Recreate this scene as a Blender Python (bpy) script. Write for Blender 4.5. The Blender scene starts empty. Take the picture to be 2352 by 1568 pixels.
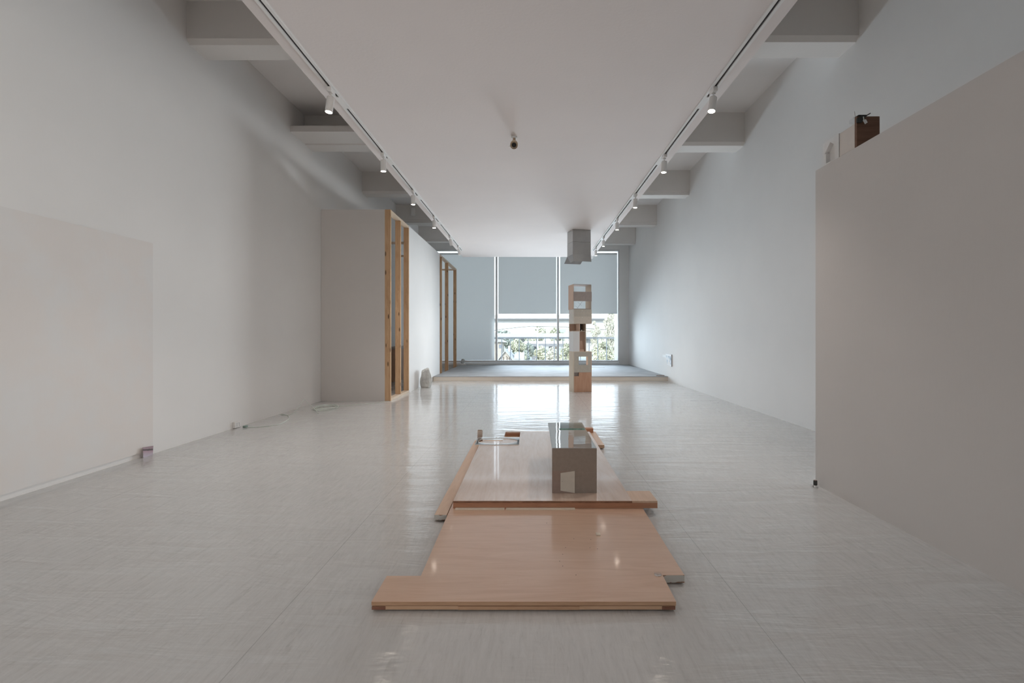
import bpy, bmesh, math, random
from mathutils import Vector, Matrix, noise
R = math.radians
sc = bpy.context.scene
COL = sc.collection
random.seed(7)
EYE = 1.15                      # eye height of the photograph
F, VX, VY = 1111.0, 1218.0, 770.0   # focal length in pixels of the 2352 px frame, vanishing point


def X(px, D):
    return (px - VX) / F * D


def Z(py, D):
    return EYE + (VY - py) / F * D


def fl(px, py, z=0.0):          # point of a horizontal plane seen at a pixel
    D = (EYE - z) * F / (py - VY)
    return X(px, D), D


# ------------------------------------------------------------------ materials
def mat(name):
    m = bpy.data.materials.new(name)
    m.use_nodes = True
    nt = m.node_tree
    b = nt.nodes['Principled BSDF']
    return m, nt, b


def N(nt, typ, **kw):
    n = nt.nodes.new(typ)
    for k, v in kw.items():
        setattr(n, k, v)
    return n


def coords(nt, scale=(1, 1, 1), rot=(0, 0, 0), kind='Object'):
    tc = N(nt, 'ShaderNodeTexCoord')
    mp = N(nt, 'ShaderNodeMapping')
    mp.inputs['Scale'].default_value = scale
    mp.inputs['Rotation'].default_value = rot
    nt.links.new(tc.outputs[kind], mp.inputs['Vector'])
    return mp.outputs['Vector']


def noise_tex(nt, vec, scale, detail=3, rough=.5, dist=0.0):
    n = N(nt, 'ShaderNodeTexNoise')
    n.inputs['Scale'].default_value = scale
    n.inputs['Detail'].default_value = detail
    n.inputs['Roughness'].default_value = rough
    n.inputs['Distortion'].default_value = dist
    nt.links.new(vec, n.inputs['Vector'])
    return n.outputs['Fac']


def ramp(nt, fac, stops):
    r = N(nt, 'ShaderNodeValToRGB')
    el = r.color_ramp.elements
    while len(el) < len(stops):
        el.new(.5)
    for e, (p, c) in zip(el, stops):
        e.position = p
        e.color = (*c, 1) if len(c) == 3 else c
    nt.links.new(fac, r.inputs['Fac'])
    return r.outputs['Color']


def mixc(nt, fac, a, b, mode='MIX'):
    m = N(nt, 'ShaderNodeMix', data_type='RGBA', blend_type=mode)
    for sock, v in ((m.inputs[0], fac), (m.inputs[6], a), (m.inputs[7], b)):
        if hasattr(v, 'is_linked') or isinstance(v, bpy.types.NodeSocket):
            nt.links.new(v, sock)
        elif isinstance(v, (int, float)):
            sock.default_value = v
        else:
            sock.default_value = (*v, 1)
    return m.outputs[2]


def math_n(nt, op, a, b=None):
    m = N(nt, 'ShaderNodeMath', operation=op)
    for i, v in enumerate((a, b)):
        if v is None:
            continue
        if isinstance(v, (int, float)):
            m.inputs[i].default_value = v
        else:
            nt.links.new(v, m.inputs[i])
    return m.outputs[0]


def bump(nt, b, h, strength=.1, dist=.01):
    bp = N(nt, 'ShaderNodeBump')
    bp.inputs['Strength'].default_value = strength
    bp.inputs['Distance'].default_value = dist
    nt.links.new(h, bp.inputs['Height'])
    nt.links.new(bp.outputs['Normal'], b.inputs['Normal'])


def plain(name, c, rough=.6, metal=0.0, spec=.5, var=.06, scale=6, bmp=0.0, bscale=60, coat=0.0):
    m, nt, b = mat(name)
    v = coords(nt)
    f = noise_tex(nt, v, scale, 3)
    lo = tuple(x * (1 - var) for x in c)
    hi = tuple(min(1, x * (1 + var)) for x in c)
    nt.links.new(ramp(nt, f, [(.3, lo), (.7, hi)]), b.inputs['Base Color'])
    b.inputs['Roughness'].default_value = rough
    b.inputs['Metallic'].default_value = metal
    b.inputs['Specular IOR Level'].default_value = spec
    b.inputs['Coat Weight'].default_value = coat
    if bmp:
        bump(nt, b, noise_tex(nt, v, bscale, 4), bmp, .004)
    return m


def paint(name, c, patch=None, rough=.75, bmp=.15):
    m, nt, b = mat(name)
    v = coords(nt)
    col = ramp(nt, noise_tex(nt, v, 1.3, 3), [(.3, tuple(x * .97 for x in c)), (.7, c)])
    if patch:
        f = noise_tex(nt, v, 2.2, 4, .55)
        fr = ramp(nt, f, [(.45, (0, 0, 0)), (.62, (1, 1, 1))])
        col = mixc(nt, fr, col, patch)
    nt.links.new(col, b.inputs['Base Color'])
    b.inputs['Roughness'].default_value = rough
    b.inputs['Specular IOR Level'].default_value = .25
    bump(nt, b, noise_tex(nt, coords(nt, (1, 1, .25)), 40, 4), bmp, .003)
    return m


def wood(name, c1, c2, axis='X', scale=1.0, rough=.45, coat=0.0, spec=.4, knots=False, blotch=None, bmp=.05):
    m, nt, b = mat(name)
    s = {'X': (.75, 6.5, 6.5), 'Y': (6.5, .75, 6.5), 'Z': (6.5, 6.5, .75)}[axis]
    s = tuple(q * scale for q in s)
    v = coords(nt, s)
    f1 = noise_tex(nt, v, 1.6, 5, .62, 2.2)
    v2 = coords(nt, tuple(q * 7 for q in s))
    f2 = noise_tex(nt, v2, 1.2, 4, .6)
    f = math_n(nt, 'ADD', math_n(nt, 'MULTIPLY', f1, .7), math_n(nt, 'MULTIPLY', f2, .3))
    col = ramp(nt, f, [(.32, c1), (.52, tuple((p * .4 + q * .6) for p, q in zip(c1, c2))), (.7, c2)])
    if blotch:
        bf = ramp(nt, noise_tex(nt, coords(nt, (1, 1, 1)), 1.6, 3), [(.42, (0, 0, 0)), (.7, (1, 1, 1))])
        col = mixc(nt, bf, col, mixc(nt, .35, col, blotch))
    if knots:
        sk = {'X': (2.2, 9, 9), 'Y': (9, 2.2, 9), 'Z': (11, 11, 3.2)}[axis]
        vo = N(nt, 'ShaderNodeTexVoronoi')
        vo.inputs['Scale'].default_value = 1.0
        oi = N(nt, 'ShaderNodeObjectInfo')
        va = N(nt, 'ShaderNodeVectorMath', operation='ADD')
        nt.links.new(coords(nt, sk), va.inputs[0])
        nt.links.new(math_n(nt, 'MULTIPLY', oi.outputs['Random'], 53.0), va.inputs[1])
        nt.links.new(va.outputs[0], vo.inputs['Vector'])
        kf = ramp(nt, vo.outputs['Distance'], [(.09, (1, 1, 1)), (.17, (0, 0, 0))])
        col = mixc(nt, kf, col, tuple(x * .35 for x in c1))
    nt.links.new(col, b.inputs['Base Color'])
    b.inputs['Roughness'].default_value = rough
    b.inputs['Specular IOR Level'].default_value = spec
    b.inputs['Coat Weight'].default_value = coat
    b.inputs['Coat Roughness'].default_value = .07
    bump(nt, b, f, bmp, .004)
    return m


def clear(name, tint=(1, 1, 1), refl=1.0, ior=1.45):
    m = bpy.data.materials.new(name)
    m.use_nodes = True
    nt = m.node_tree
    nt.nodes.clear()
    o = N(nt, 'ShaderNodeOutputMaterial')
    t = N(nt, 'ShaderNodeBsdfTransparent')
    t.inputs['Color'].default_value = (*tint, 1)
    g = N(nt, 'ShaderNodeBsdfGlossy')
    g.inputs['Roughness'].default_value = .01
    fr = N(nt, 'ShaderNodeFresnel')
    fr.inputs['IOR'].default_value = ior
    mx = N(nt, 'ShaderNodeMixShader')
    nt.links.new(math_n(nt, 'MULTIPLY', fr.outputs[0], refl), mx.inputs[0])
    nt.links.new(t.outputs[0], mx.inputs[1])
    nt.links.new(g.outputs[0], mx.inputs[2])
    nt.links.new(mx.outputs[0], o.inputs[0])
    return m


def glow(name, c, s):
    m, nt, b = mat(name)
    b.inputs['Emission Color'].default_value = (*c, 1)
    b.inputs['Emission Strength'].default_value = s
    b.inputs['Base Color'].default_value = (*c, 1)
    return m


WALL = (.80, .775, .752)
M = {}
M['wall'] = paint('wall_paint', WALL)
M['wall_warm'] = paint('old_wall_paint', (.765, .715, .68), patch=(.745, .72, .70))
M['ceil'] = paint('ceiling_paint', (.80, .765, .745))
M['beam'] = paint('beam_paint', (.73, .69, .655), bmp=.5)
M['slab'] = paint('slab_paint', (.765, .70, .672), bmp=.25)
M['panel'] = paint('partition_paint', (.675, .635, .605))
M['step'] = paint('platform_riser', (.72, .64, .56))


def floor_mat(name, seams):
    m, nt, b = mat(name)
    v = coords(nt, (15, 2.2, 1), (0, 0, R(-10)))
    f = noise_tex(nt, v, 3.0, 9, .75, .5)
    col = ramp(nt, f, [(.26, (.50, .49, .475)), (.45, (.59, .583, .572)), (.6, (.625, .618, .607)), (.78, (.68, .675, .665))])
    big = ramp(nt, noise_tex(nt, coords(nt), .8, 3), [(.3, (.93, .93, .93)), (.7, (1, 1, 1))])
    col = mixc(nt, 1.0, col, big, 'MULTIPLY')
    v3 = coords(nt, (14, 1.6, 1), (0, 0, R(-14)))
    sf = ramp(nt, noise_tex(nt, v3, 2.4, 6, .7, .4), [(.62, (0, 0, 0)), (.72, (1, 1, 1))])
    col = mixc(nt, math_n(nt, 'MULTIPLY', sf, .35), col, (.30, .28, .26))
    tc = N(nt, 'ShaderNodeTexCoord')
    sx = N(nt, 'ShaderNodeSeparateXYZ')
    nt.links.new(tc.outputs['Object'], sx.inputs[0])
    for s in seams:
        d = math_n(nt, 'ABSOLUTE', math_n(nt, 'SUBTRACT', sx.outputs['X'], s))
        k = math_n(nt, 'LESS_THAN', d, .0022)
        col = mixc(nt, math_n(nt, 'MULTIPLY', k, .3), col, (.16, .15, .14))
    nt.links.new(col, b.inputs['Base Color'])
    rr = N(nt, 'ShaderNodeMapRange')
    nt.links.new(f, rr.inputs[0])
    rr.inputs[1].default_value, rr.inputs[2].default_value = .3, .7
    rr.inputs[3].default_value, rr.inputs[4].default_value = .08, .15
    nt.links.new(rr.outputs[0], b.inputs['Roughness'])
    b.inputs['Specular IOR Level'].default_value = .65
    w = noise_tex(nt, coords(nt, (.55, 2.3, 1)), 2.6, 4, .55, .4)
    w2 = noise_tex(nt, coords(nt, (4, 4, 1)), 14, 3, .5)
    h = math_n(nt, 'ADD', math_n(nt, 'MULTIPLY', w, 1.0), math_n(nt, 'MULTIPLY', w2, .03))
    bump(nt, b, h, .42, .016)
    return m


M['floor'] = floor_mat('vinyl_floor', (-2.97, -1.03, .91, 2.85))
M['floor_platform'] = plain('platform_floor', (.36, .36, .365), .6, 0, .12, var=.12, scale=2.5, bmp=.25, bscale=9)
M['ply'] = wood('plywood_red', (.56, .35, .24), (.68, .465, .34), 'X', 1.0, .34, .5, .5, blotch=(.66, .51, .40))
M['ply_y'] = wood('plywood_pale', (.60, .435, .345), (.71, .55, .455), 'Y', 1.0, .26, .9, .5, blotch=(.66, .52, .44))
M['ply_low'] = wood('plywood_low', (.55, .37, .25), (.66, .47, .345), 'Y', 1.2, .4, .1)
M['ply_edge'] = wood('plywood_edge', (.40, .235, .14), (.55, .355, .23), 'X', 2.0, .6)
M['ply_edge2'] = wood('plywood_edge_dark', (.10, .045, .03), (.42, .22, .13), 'X', 6.0, .7)
M['ply_edge3'] = wood('plywood_edge_red', (.36, .17, .10), (.50, .26, .155), 'X', 1.5, .6)
M['core'] = wood('core_dark', (.16, .07, .045), (.27, .13, .085), 'X', 3.0, .7)
M['core_l'] = wood('core_light', (.50, .32, .20), (.60, .40, .27), 'X', 2.0, .7)
M['ply_z'] = wood('plywood_orange', (.52, .28, .175), (.62, .37, .25), 'Z', 1.0, .5)
M['ply_pink'] = wood('plywood_pink', (.60, .41, .31), (.70, .52, .41), 'Z', 1.4, .55)
M['ply_beige'] = wood('plywood_beige', (.66, .56, .45), (.74, .65, .54), 'Z', .8, .6)
M['pine'] = wood('pine_stud', (.50, .29, .15), (.68, .45, .27), 'Z', 1.0, .6, knots=True)
M['pine_x'] = wood('pine_plate', (.62, .47, .34), (.74, .60, .47), 'Y', 1.0, .6)
M['brown'] = wood('brown_ply', (.115, .052, .028), (.20, .10, .06), 'X', 1.2, .5)
M['bench'] = wood('brown_bench', (.42, .26, .17), (.52, .33, .22), 'Z', 1.0, .5)
M['mdf'] = plain('mdf_grey', (.53, .48, .41), .7, var=.05, scale=25)
M['mdf_b'] = plain('mdf_beige', (.62, .55, .47), .6, var=.04, scale=20)
M['mdf_l'] = plain('mdf_light', (.70, .655, .60), .55, var=.03, scale=20)
M['mdf_d'] = plain('mdf_mauve', (.42, .35, .315), .6, var=.05, scale=25)
M['mdf_br'] = plain('mdf_brown', (.30, .248, .21), .6, var=.06, scale=40)
M['mdf_red'] = plain('mdf_brown_red', (.315, .235, .20), .6, var=.06, scale=40)
M['white'] = plain('white_matt', (.78, .76, .74), .55, var=.02)
M['whiteg'] = plain('white_gloss', (.80, .79, .78), .3, var=.02)
M['card'] = plain('cream_card', (.62, .58, .51), .8, var=.04, scale=20)
M['tube'] = plain('cardboard', (.47, .385, .33), .85, var=.08, scale=30)
M['tube_in'] = plain('cardboard_inside', (.50, .39, .30), .85, var=.08, scale=30)
M['alu'] = plain('aluminium', (.74, .73, .72), .4, .35, var=.03)
M['blind'] = plain('blind_fabric', (.67, .69, .705), .8, var=.015, scale=40)
_nt = M['blind'].node_tree
_tr = N(_nt, 'ShaderNodeBsdfTranslucent')
_tr.inputs['Color'].default_value = (.92, .91, .89, 1)
_mx = N(_nt, 'ShaderNodeMixShader')
_mx.inputs[0].default_value = .55
_nt.links.new(_nt.nodes['Principled BSDF'].outputs[0], _mx.inputs[1])
_nt.links.new(_tr.outputs[0], _mx.inputs[2])
_nt.links.new(_mx.outputs[0], _nt.nodes['Material Output'].inputs[0])
M['track'] = plain('track_white', (.78, .76, .74), .4, var=.02)
M['dark'] = plain('dark_metal', (.05, .045, .04), .5)
M['slot'] = plain('track_slot', (.035, .03, .028), .7)
M['lamp'] = plain('spot_white', (.74, .72, .70), .4, var=.02)
M['lens'] = glow('spot_lens', (1, .88, .74), 70)
M['foam'] = plain('foam_white', (.80, .78, .76), .8, var=.03, scale=12, bmp=.2)
M['foam2'] = plain('foam_cream', (.72, .66, .61), .8, var=.04, scale=8, bmp=.2)
M['cctv'] = plain('cctv_beige', (.55, .43, .31), .5, var=.05)
M['black'] = plain('black_gloss', (.012, .012, .012), .12, var=.0)
M['black_m'] = plain('black_matt', (.03, .03, .028), .5)
M['cable'] = plain('cable_pale', (.66, .70, .655), .5, var=.05)
M['plug'] = plain('plug_green', (.20, .27, .235), .5)
M['plate'] = plain('outlet_white', (.78, .75, .73), .4)
M['shade'] = plain('outlet_side', (.36, .33, .31), .6)
M['stone'] = plain('stone_grey', (.56, .545, .515), .85, var=.22, scale=7, bmp=.8, bscale=22)
M['rock'] = plain('rock_grey', (.56, .56, .55), .85, var=.25, scale=30, bmp=.8, bscale=60)
M['concrete'] = plain('painted_end', (.50, .495, .47), .7, var=.08, scale=14)
M['pane'] = clear('window_glass', (.98, .99, .985), 1.0)
M['acrylic'] = clear('acrylic_clear', (.95, .955, .955), 1.0, 1.5)
M['green_glass'] = clear('glass_green', (.965, .98, .97), .6, 1.45)
M['clip_clear'] = clear('plastic_clear', (.96, .965, .965), .5, 1.45)
M['gedge'] = plain('glass_edge', (.20, .42, .34), .15, var=.3, scale=60)
M['battery'] = plain('battery_dark', (.055, .055, .05), .5, var=.1)
M['copper'] = plain('battery_top', (.30, .20, .18), .5)
M['sheet_grey'] = plain('grey_laminate', (.36, .345, .33), .28, .25, .6, var=.04, scale=10)
M['sheet_grey2'] = plain('grey_laminate_light', (.38, .375, .375), .4, .1, .5, var=.04, scale=10)


def gloss_top():
    m, nt, b = mat('glossy_top_sheet')
    b.inputs['Base Color'].default_value = (.60, .56, .53, 1)
    b.inputs['Metallic'].default_value = .75
    b.inputs['Roughness'].default_value = .04
    bump(nt, b, noise_tex(nt, coords(nt, (1.2, 2.4, 1)), 2.2, 2), .10, .012)
    return m


M['gloss'] = gloss_top()


def painted_end():
    m, nt, b = mat('chipped_white_end')
    f = noise_tex(nt, coords(nt, (14, 14, 26)), 1.2, 4, .55)
    tc = N(nt, 'ShaderNodeTexCoord')
    sx = N(nt, 'ShaderNodeSeparateXYZ')
    nt.links.new(tc.outputs['Generated'], sx.inputs[0])
    edge = math_n(nt, 'MULTIPLY', math_n(nt, 'ABSOLUTE', math_n(nt, 'SUBTRACT', sx.outputs['Z'], .58)), .55)
    k = math_n(nt, 'ADD', f, edge)
    nt.links.new(ramp(nt, k, [(.76, (.50, .49, .46)), (.79, (.24, .14, .09))]), b.inputs['Base Color'])
    b.inputs['Roughness'].default_value = .7
    return m


M['end'] = painted_end()


def postcard():
    m, nt, b = mat('postcard_print')
    tc = N(nt, 'ShaderNodeTexCoord')
    sx = N(nt, 'ShaderNodeSeparateXYZ')
    nt.links.new(tc.outputs['Generated'], sx.inputs[0])
    f = noise_tex(nt, coords(nt, (30, 30, 60)), 1.0, 4)
    h = math_n(nt, 'ADD', math_n(nt, 'ADD', sx.outputs['Z'], math_n(nt, 'MULTIPLY', math_n(nt, 'SUBTRACT', sx.outputs['Y'], .5), .32)), math_n(nt, 'MULTIPLY', math_n(nt, 'SUBTRACT', f, .5), .12))
    col = ramp(nt, h, [(.0, (.52, .46, .52)), (.3, (.46, .35, .40)), (.5, (.42, .28, .31)), (.56, (.10, .075, .08)), (.66, (.12, .085, .085)),
                       (.72, (.34, .235, .26)), (1, (.29, .19, .205))])
    nt.links.new(col, b.inputs['Base Color'])
    b.inputs['Roughness'].default_value = .35
    return m


M['postcard'] = postcard()


def collage():
    m, nt, b = mat('wall_print')
    f = noise_tex(nt, coords(nt, (5, 5, 7)), 1.3, 3, .5, .6)
    col = ramp(nt, f, [(.36, (.28, .33, .37)), (.45, (.50, .56, .60)), (.55, (.74, .76, .78)), (.72, (.82, .76, .71))])
    nt.links.new(col, b.inputs['Base Color'])
    b.inputs['Roughness'].default_value = .4
    return m


M['print'] = collage()

M['rim'] = bpy.data.materials.new('acrylic_rim')
M['rim'].use_nodes = True
_nt = M['rim'].node_tree
_tr = N(_nt, 'ShaderNodeBsdfTranslucent')
_tr.inputs['Color'].default_value = (.93, .95, .95, 1)
_mx = N(_nt, 'ShaderNodeMixShader')
_mx.inputs[0].default_value = .6
_nt.nodes['Principled BSDF'].inputs['Roughness'].default_value = .2
_nt.links.new(_nt.nodes['Principled BSDF'].outputs[0], _mx.inputs[1])
_nt.links.new(_tr.outputs[0], _mx.inputs[2])
_nt.links.new(_mx.outputs[0], _nt.nodes['Material Output'].inputs[0])


# ------------------------------------------------------------------ mesh helpers


def BM():
    return bmesh.new()


def box(bm, x0, x1, y0, y1, z0, z1):
    vs = [bm.verts.new(p) for p in ((x0, y0, z0), (x1, y0, z0), (x1, y1, z0), (x0, y1, z0), (x0, y0, z1), (x1, y0, z1), (x1, y1, z1), (x0, y1, z1))]
    for f in ((3, 2, 1, 0), (4, 5, 6, 7), (0, 1, 5, 4), (1, 2, 6, 5), (2, 3, 7, 6), (3, 0, 4, 7)):
        bm.faces.new([vs[i] for i in f])
    return bm


def bx(*a):
    return box(BM(), *a)


def hexa(bm, lo, hi):           # two quads, bottom and top rings
    a = [bm.verts.new(p) for p in lo]
    b = [bm.verts.new(p) for p in hi]
    n = len(a)
    bm.faces.new(a[::-1])
    bm.faces.new(b)
    for i in range(n):
        bm.faces.new((a[i], a[(i + 1) % n], b[(i + 1) % n], b[i]))
    return bm


def prism(bm, pts, z0, z1):     # counter-clockwise outline in xy
    return hexa(bm, [(x, y, z0) for x, y in pts], [(x, y, z1) for x, y in pts])


def prism_y(bm, pts, y0, y1):   # outline in xz
    return hexa(bm, [(x, y1, z) for x, z in pts], [(x, y0, z) for x, z in pts])


def prism_x(bm, pts, x0, x1):   # outline in yz
    return hexa(bm, [(x0, y, z) for y, z in pts], [(x1, y, z) for y, z in pts])


def tube(bm, pts, r, n=10, caps=True):
    pts = [Vector(p) for p in pts]
    rs = r if isinstance(r, (list, tuple)) else [r] * len(pts)
    rings = []
    prev = None
    for i, p in enumerate(pts):
        t = (pts[min(i + 1, len(pts) - 1)] - pts[max(i - 1, 0)]).normalized()
        if prev is None:
            u = t.orthogonal().normalized()
        else:
            u = (prev - t * prev.dot(t))
            u = u.normalized() if u.length > 1e-6 else t.orthogonal().normalized()
        prev = u
        w = t.cross(u)
        rings.append([bm.verts.new(p + (u * math.cos(2 * math.pi * k / n) + w * math.sin(2 * math.pi * k / n)) * rs[i]) for k in range(n)])
    for a, b in zip(rings, rings[1:]):
        for k in range(n):
            bm.faces.new((a[k], a[(k + 1) % n], b[(k + 1) % n], b[k]))
    if caps:
        bm.faces.new(rings[0][::-1])
        bm.faces.new(rings[-1])
    return bm


def lathe(bm, prof, n=24, axis=None, origin=(0, 0, 0)):   # prof: (r, z); axis rotates +z
    q = Vector((0, 0, 1)).rotation_difference(Vector(axis)).to_matrix() if axis else Matrix.Identity(3)
    o = Vector(origin)
    rings = []
    for r, z in prof:
        if r < 1e-6:
            rings.append([bm.verts.new(o + q @ Vector((0, 0, z)))])
        else:
            rings.append([bm.verts.new(o + q @ Vector((r * math.cos(2 * math.pi * k / n), r * math.sin(2 * math.pi * k / n), z))) for k in range(n)])
    for a, b in zip(rings, rings[1:]):
        for k in range(n):
            j = (k + 1) % n
            if len(a) == 1 and len(b) > 1:
                bm.faces.new((a[0], b[j], b[k]))
            elif len(b) == 1 and len(a) > 1:
                bm.faces.new((a[k], a[j], b[0]))
            elif len(a) > 1:
                bm.faces.new((a[k], a[j], b[j], b[k]))
    return bm


def smooth_path(pts, k=6):      # Catmull-Rom
    P = [Vector(p) for p in pts]
    out = []
    for i in range(len(P) - 1):
        a, b, c, d = P[max(i - 1, 0)], P[i], P[i + 1], P[min(i + 2, len(P) - 1)]
        for s in range(k):
            t = s / k
            out.append(.5 * ((2 * b) + (c - a) * t + (2 * a - 5 * b + 4 * c - d) * t * t + (3 * b - a - 3 * c + d) * t ** 3))
    out.append(P[-1])
    return out


def obj(name, bm, m, parent=None, smooth=False, bevel=0.0, label=None):
    bmesh.ops.recalc_face_normals(bm, faces=bm.faces[:])
    me = bpy.data.meshes.new(name)
    bm.to_mesh(me)
    bm.free()
    ms = m if isinstance(m, (list, tuple)) else [m]
    for q in ms:
        me.materials.append(q)
    if smooth:
        for p in me.polygons:
            p.use_smooth = True
    o = bpy.data.objects.new(name, me)
    COL.objects.link(o)
    if parent:
        o.parent = parent
    if bevel:
        b = o.modifiers.new('edge', 'BEVEL')
        b.width = bevel
        b.segments = 2
        b.limit_method = 'ANGLE'
    if label:
        o['label'] = label
    return o


def tag(o, label, cat, group=None, kind=None):
    o['label'] = label
    if cat:
        o['category'] = cat
    if group:
        o['group'] = group
    if kind:
        o['kind'] = kind
    return o


def thing(name, label, cat, loc=(0, 0, 0), rz=0.0, group=None):
    o = bpy.data.objects.new(name, None)
    COL.objects.link(o)
    o.empty_display_size = .05
    o.location = loc
    o.rotation_euler = (0, 0, rz)
    return tag(o, label, cat, group)


def struct(name, bm, m, label, parent=None, cat=None):
    o = obj(name, bm, m, parent)
    if not parent:
        tag(o, label, cat, None, 'structure')
    return o


def copy_tree(o, parent=None):
    c = o.copy()
    COL.objects.link(c)
    if parent:
        c.parent = parent
    for ch in list(o.children):
        copy_tree(ch, c)
    return c


# ------------------------------------------------------------------ the room
XL = -3.67


def XR(D):
    return 3.385 + .0067 * D


YB = 17.3       # back wall with the windows
YF = -5.0       # wall behind the photographer
ZU = 4.72       # structural ceiling
ZC = 3.297      # underside of the dropped ceiling
PLAT_Y, PLAT_Z = 12.18, .117

struct('floor', prism(BM(), [(XL - .2, YF), (XR(YF) + .2, YF), (XR(YB) + .2, YB + .2), (XL - .2, YB + .2)], -.12, 0), M['floor'],
       'glossy pale grey streaked vinyl floor of the gallery')
# raised floor in front of the windows
pl = struct('floor_platform', bx(-2.44, XR(16) - .005, PLAT_Y, YB - .12, .002, PLAT_Z - .012), M['step'], 'low raised platform floor below the windows')
struct('platform_surface', bx(-2.44, XR(16) - .005, PLAT_Y - .004, YB - .12, PLAT_Z - .012, PLAT_Z), M['floor_platform'], None, pl)
struct('wall_left', bx(XL - .2, XL, YF, YB + .2, 0, ZU + .2), M['wall'], 'long white wall with beams meeting it, behind the stud framed enclosure')
struct('wall_right', prism(BM(), [(XR(YF), YF), (XR(YF) + .25, YF), (XR(YB) + .25, YB + .2), (XR(YB), YB + .2)], 0, ZU + .2), M['wall'],
       'long bare white wall on the opposite side from the stud enclosure')
struct('ceiling', bx(XL - .2, XR(YB) + .3, YF, YB + .2, ZU, ZU + .2), M['ceil'], 'white structural ceiling above the beams')
struct('wall_front', bx(XL - .2, XR(YF) + .3, YF - .2, YF, -.1, ZU + .2), M['wall'], 'white wall behind the viewpoint')
# back wall pieces around the window
WX1 = X(1419.5, YB)
WZ1 = Z(575.5, YB)
bw = BM()
box(bw, WX1 + .03, XR(YB) + .2, YB - .10, YB + .2, 0, ZU)
box(bw, XL - .1, WX1 + .03, YB - .10, YB + .2, WZ1 + .03, ZU)
box(bw, XL - .1, WX1 + .03, YB - .05, YB + .2, 0, Z(837, YB) - .005)
struct('wall_back', bw, M['wall'], 'white end wall around the wide window')

# window
win = obj('window_1', (lambda b: (box(b, XL, WX1 + .028, YB - .09, YB + .03, Z(832.5, YB), Z(827, YB)),
                                  box(b, XL, WX1 + .028, YB - .09, YB + .03, WZ1 - .03, WZ1 + .028),
                                  box(b, WX1 - .015, WX1 + .028, YB - .09, YB + .03, Z(827, YB), WZ1 - .03), b)[-1])(BM()), M['alu'])
tag(win, 'wide aluminium framed window across the end wall', None, None, 'structure')
obj('window_sill', bx(XL + .01, WX1 + .028, YB - .13, YB + .03, Z(837, YB), Z(833, YB)), M['alu'], win)
mull = [X(1140.8, YB) - 2.19, X(1140.8, YB), X(1281.3, YB)]
for mx in mull:
    obj('mullion', bx(mx - .034, mx + .034, YB - .11, YB + .03, Z(832, YB), WZ1 - .03), M['alu'], win)
edges = [XL] + mull + [WX1]
for a, b in zip(edges, edges[1:]):
    obj('window_pane', bx(a + .03, b - .015, YB - .002, YB + .004, Z(828, YB), WZ1 - .02), M['pane'], win)


def blind(x0, x1, zb, label):
    t = thing('roller_blind', label, 'blind', ((x0 + x1) / 2, YB - .075, zb), 0, 'grey roller blinds on the window')
    h = (x1 - x0) / 2
    zt = Z(584.5, YB) - zb
    obj('blind_fabric', bx(-h, h, -.003, .003, .012, zt), M['blind'], t)
    obj('bottom_bar', bx(-h, h, -.008, .008, 0, .016), M['blind'], t)
    obj('blind_roller', tube(BM(), [(-h, .018, zt + .02), (h, .018, zt + .02)], .026, 14), M['white'], t, True)


blind(X(1145.2, YB), X(1277.5, YB), Z(720.5, YB), 'grey roller blind half lowered between the two window mullions')
blind(X(1286.0, YB), X(1416.7, YB), Z(720.5, YB), 'grey roller blind half lowered beside the bare end wall, behind the box tower')
blind(mull[0] + .085, X(1136, YB), Z(826.5, YB), 'grey roller blind lowered all the way down near the stud enclosure')

# structural beams, the part of each that shows on both sides of the dropped ceiling
SL0, SL1 = -.8625 * (ZC - EYE), .7985 * (ZC - EYE)   # edges of the dropped ceiling
for i, (y, zb) in enumerate(((-2.9, 4.27), (2.45, 4.27), (5.165, 4.275), (7.85, 4.255), (10.55, 4.25), (13.2, 4.235), (15.87, 4.245))):
    for side in (0, 1):
        yy = y if side == 0 else {-2.9: -2.9, 2.45: 2.36, 5.165: 5.03, 7.85: 7.75, 10.55: 10.46, 13.2: 13.24, 15.87: 16.0}[y]
        zz = zb if side == 0 else zb - .05
        th = .33
        pts = [(yy, ZU), (yy, zz + .045), (yy + .045, zz), (yy + th, zz), (yy + th, ZU)]
        if i >= 4 and side == 1 or i >= 5:      # slimmer stepped foot on the far beams
            pts = [(yy, ZU), (yy, zz + .07), (yy + .03, zz + .07), (yy + .03, zz + .02), (yy + .05, zz + .02), (yy + .05, zz), (yy + th, zz), (yy + th, ZU)]
        if side == 0:
            b = prism_x(BM(), pts, XL, -.8)
        else:
            b = prism_x(BM(), pts, -.8, XR(yy))
        struct('ceiling_beam', b, M['beam'], 'white painted concrete beam crossing below the ceiling')
struct('trim_1', bx(XL, -1.2, 7.39, 7.849, 4.262, 4.352), M['beam'], 'boxed white ledge along the lower edge of the second beam')

# dropped ceiling
SEND = (ZC - EYE) * F / 180.0
struct('dropped_ceiling', bx(SL0, SL1, YF + .02, SEND, ZC, ZC + .12), M['slab'], 'long white dropped ceiling panel carrying the lighting tracks')

# free standing wall near the viewpoint
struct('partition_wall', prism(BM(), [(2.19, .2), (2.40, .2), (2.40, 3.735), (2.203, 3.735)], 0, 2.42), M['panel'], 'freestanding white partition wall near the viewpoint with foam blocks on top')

# painted board on the near wall
tag(obj('wall_board', bx(XL + .001, XL + .012, -2.0, 4.69, .046, 2.043), M['wall_warm']),
    'large low patched white board fixed flat to the near wall above the postcard', 'wall board')

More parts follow.
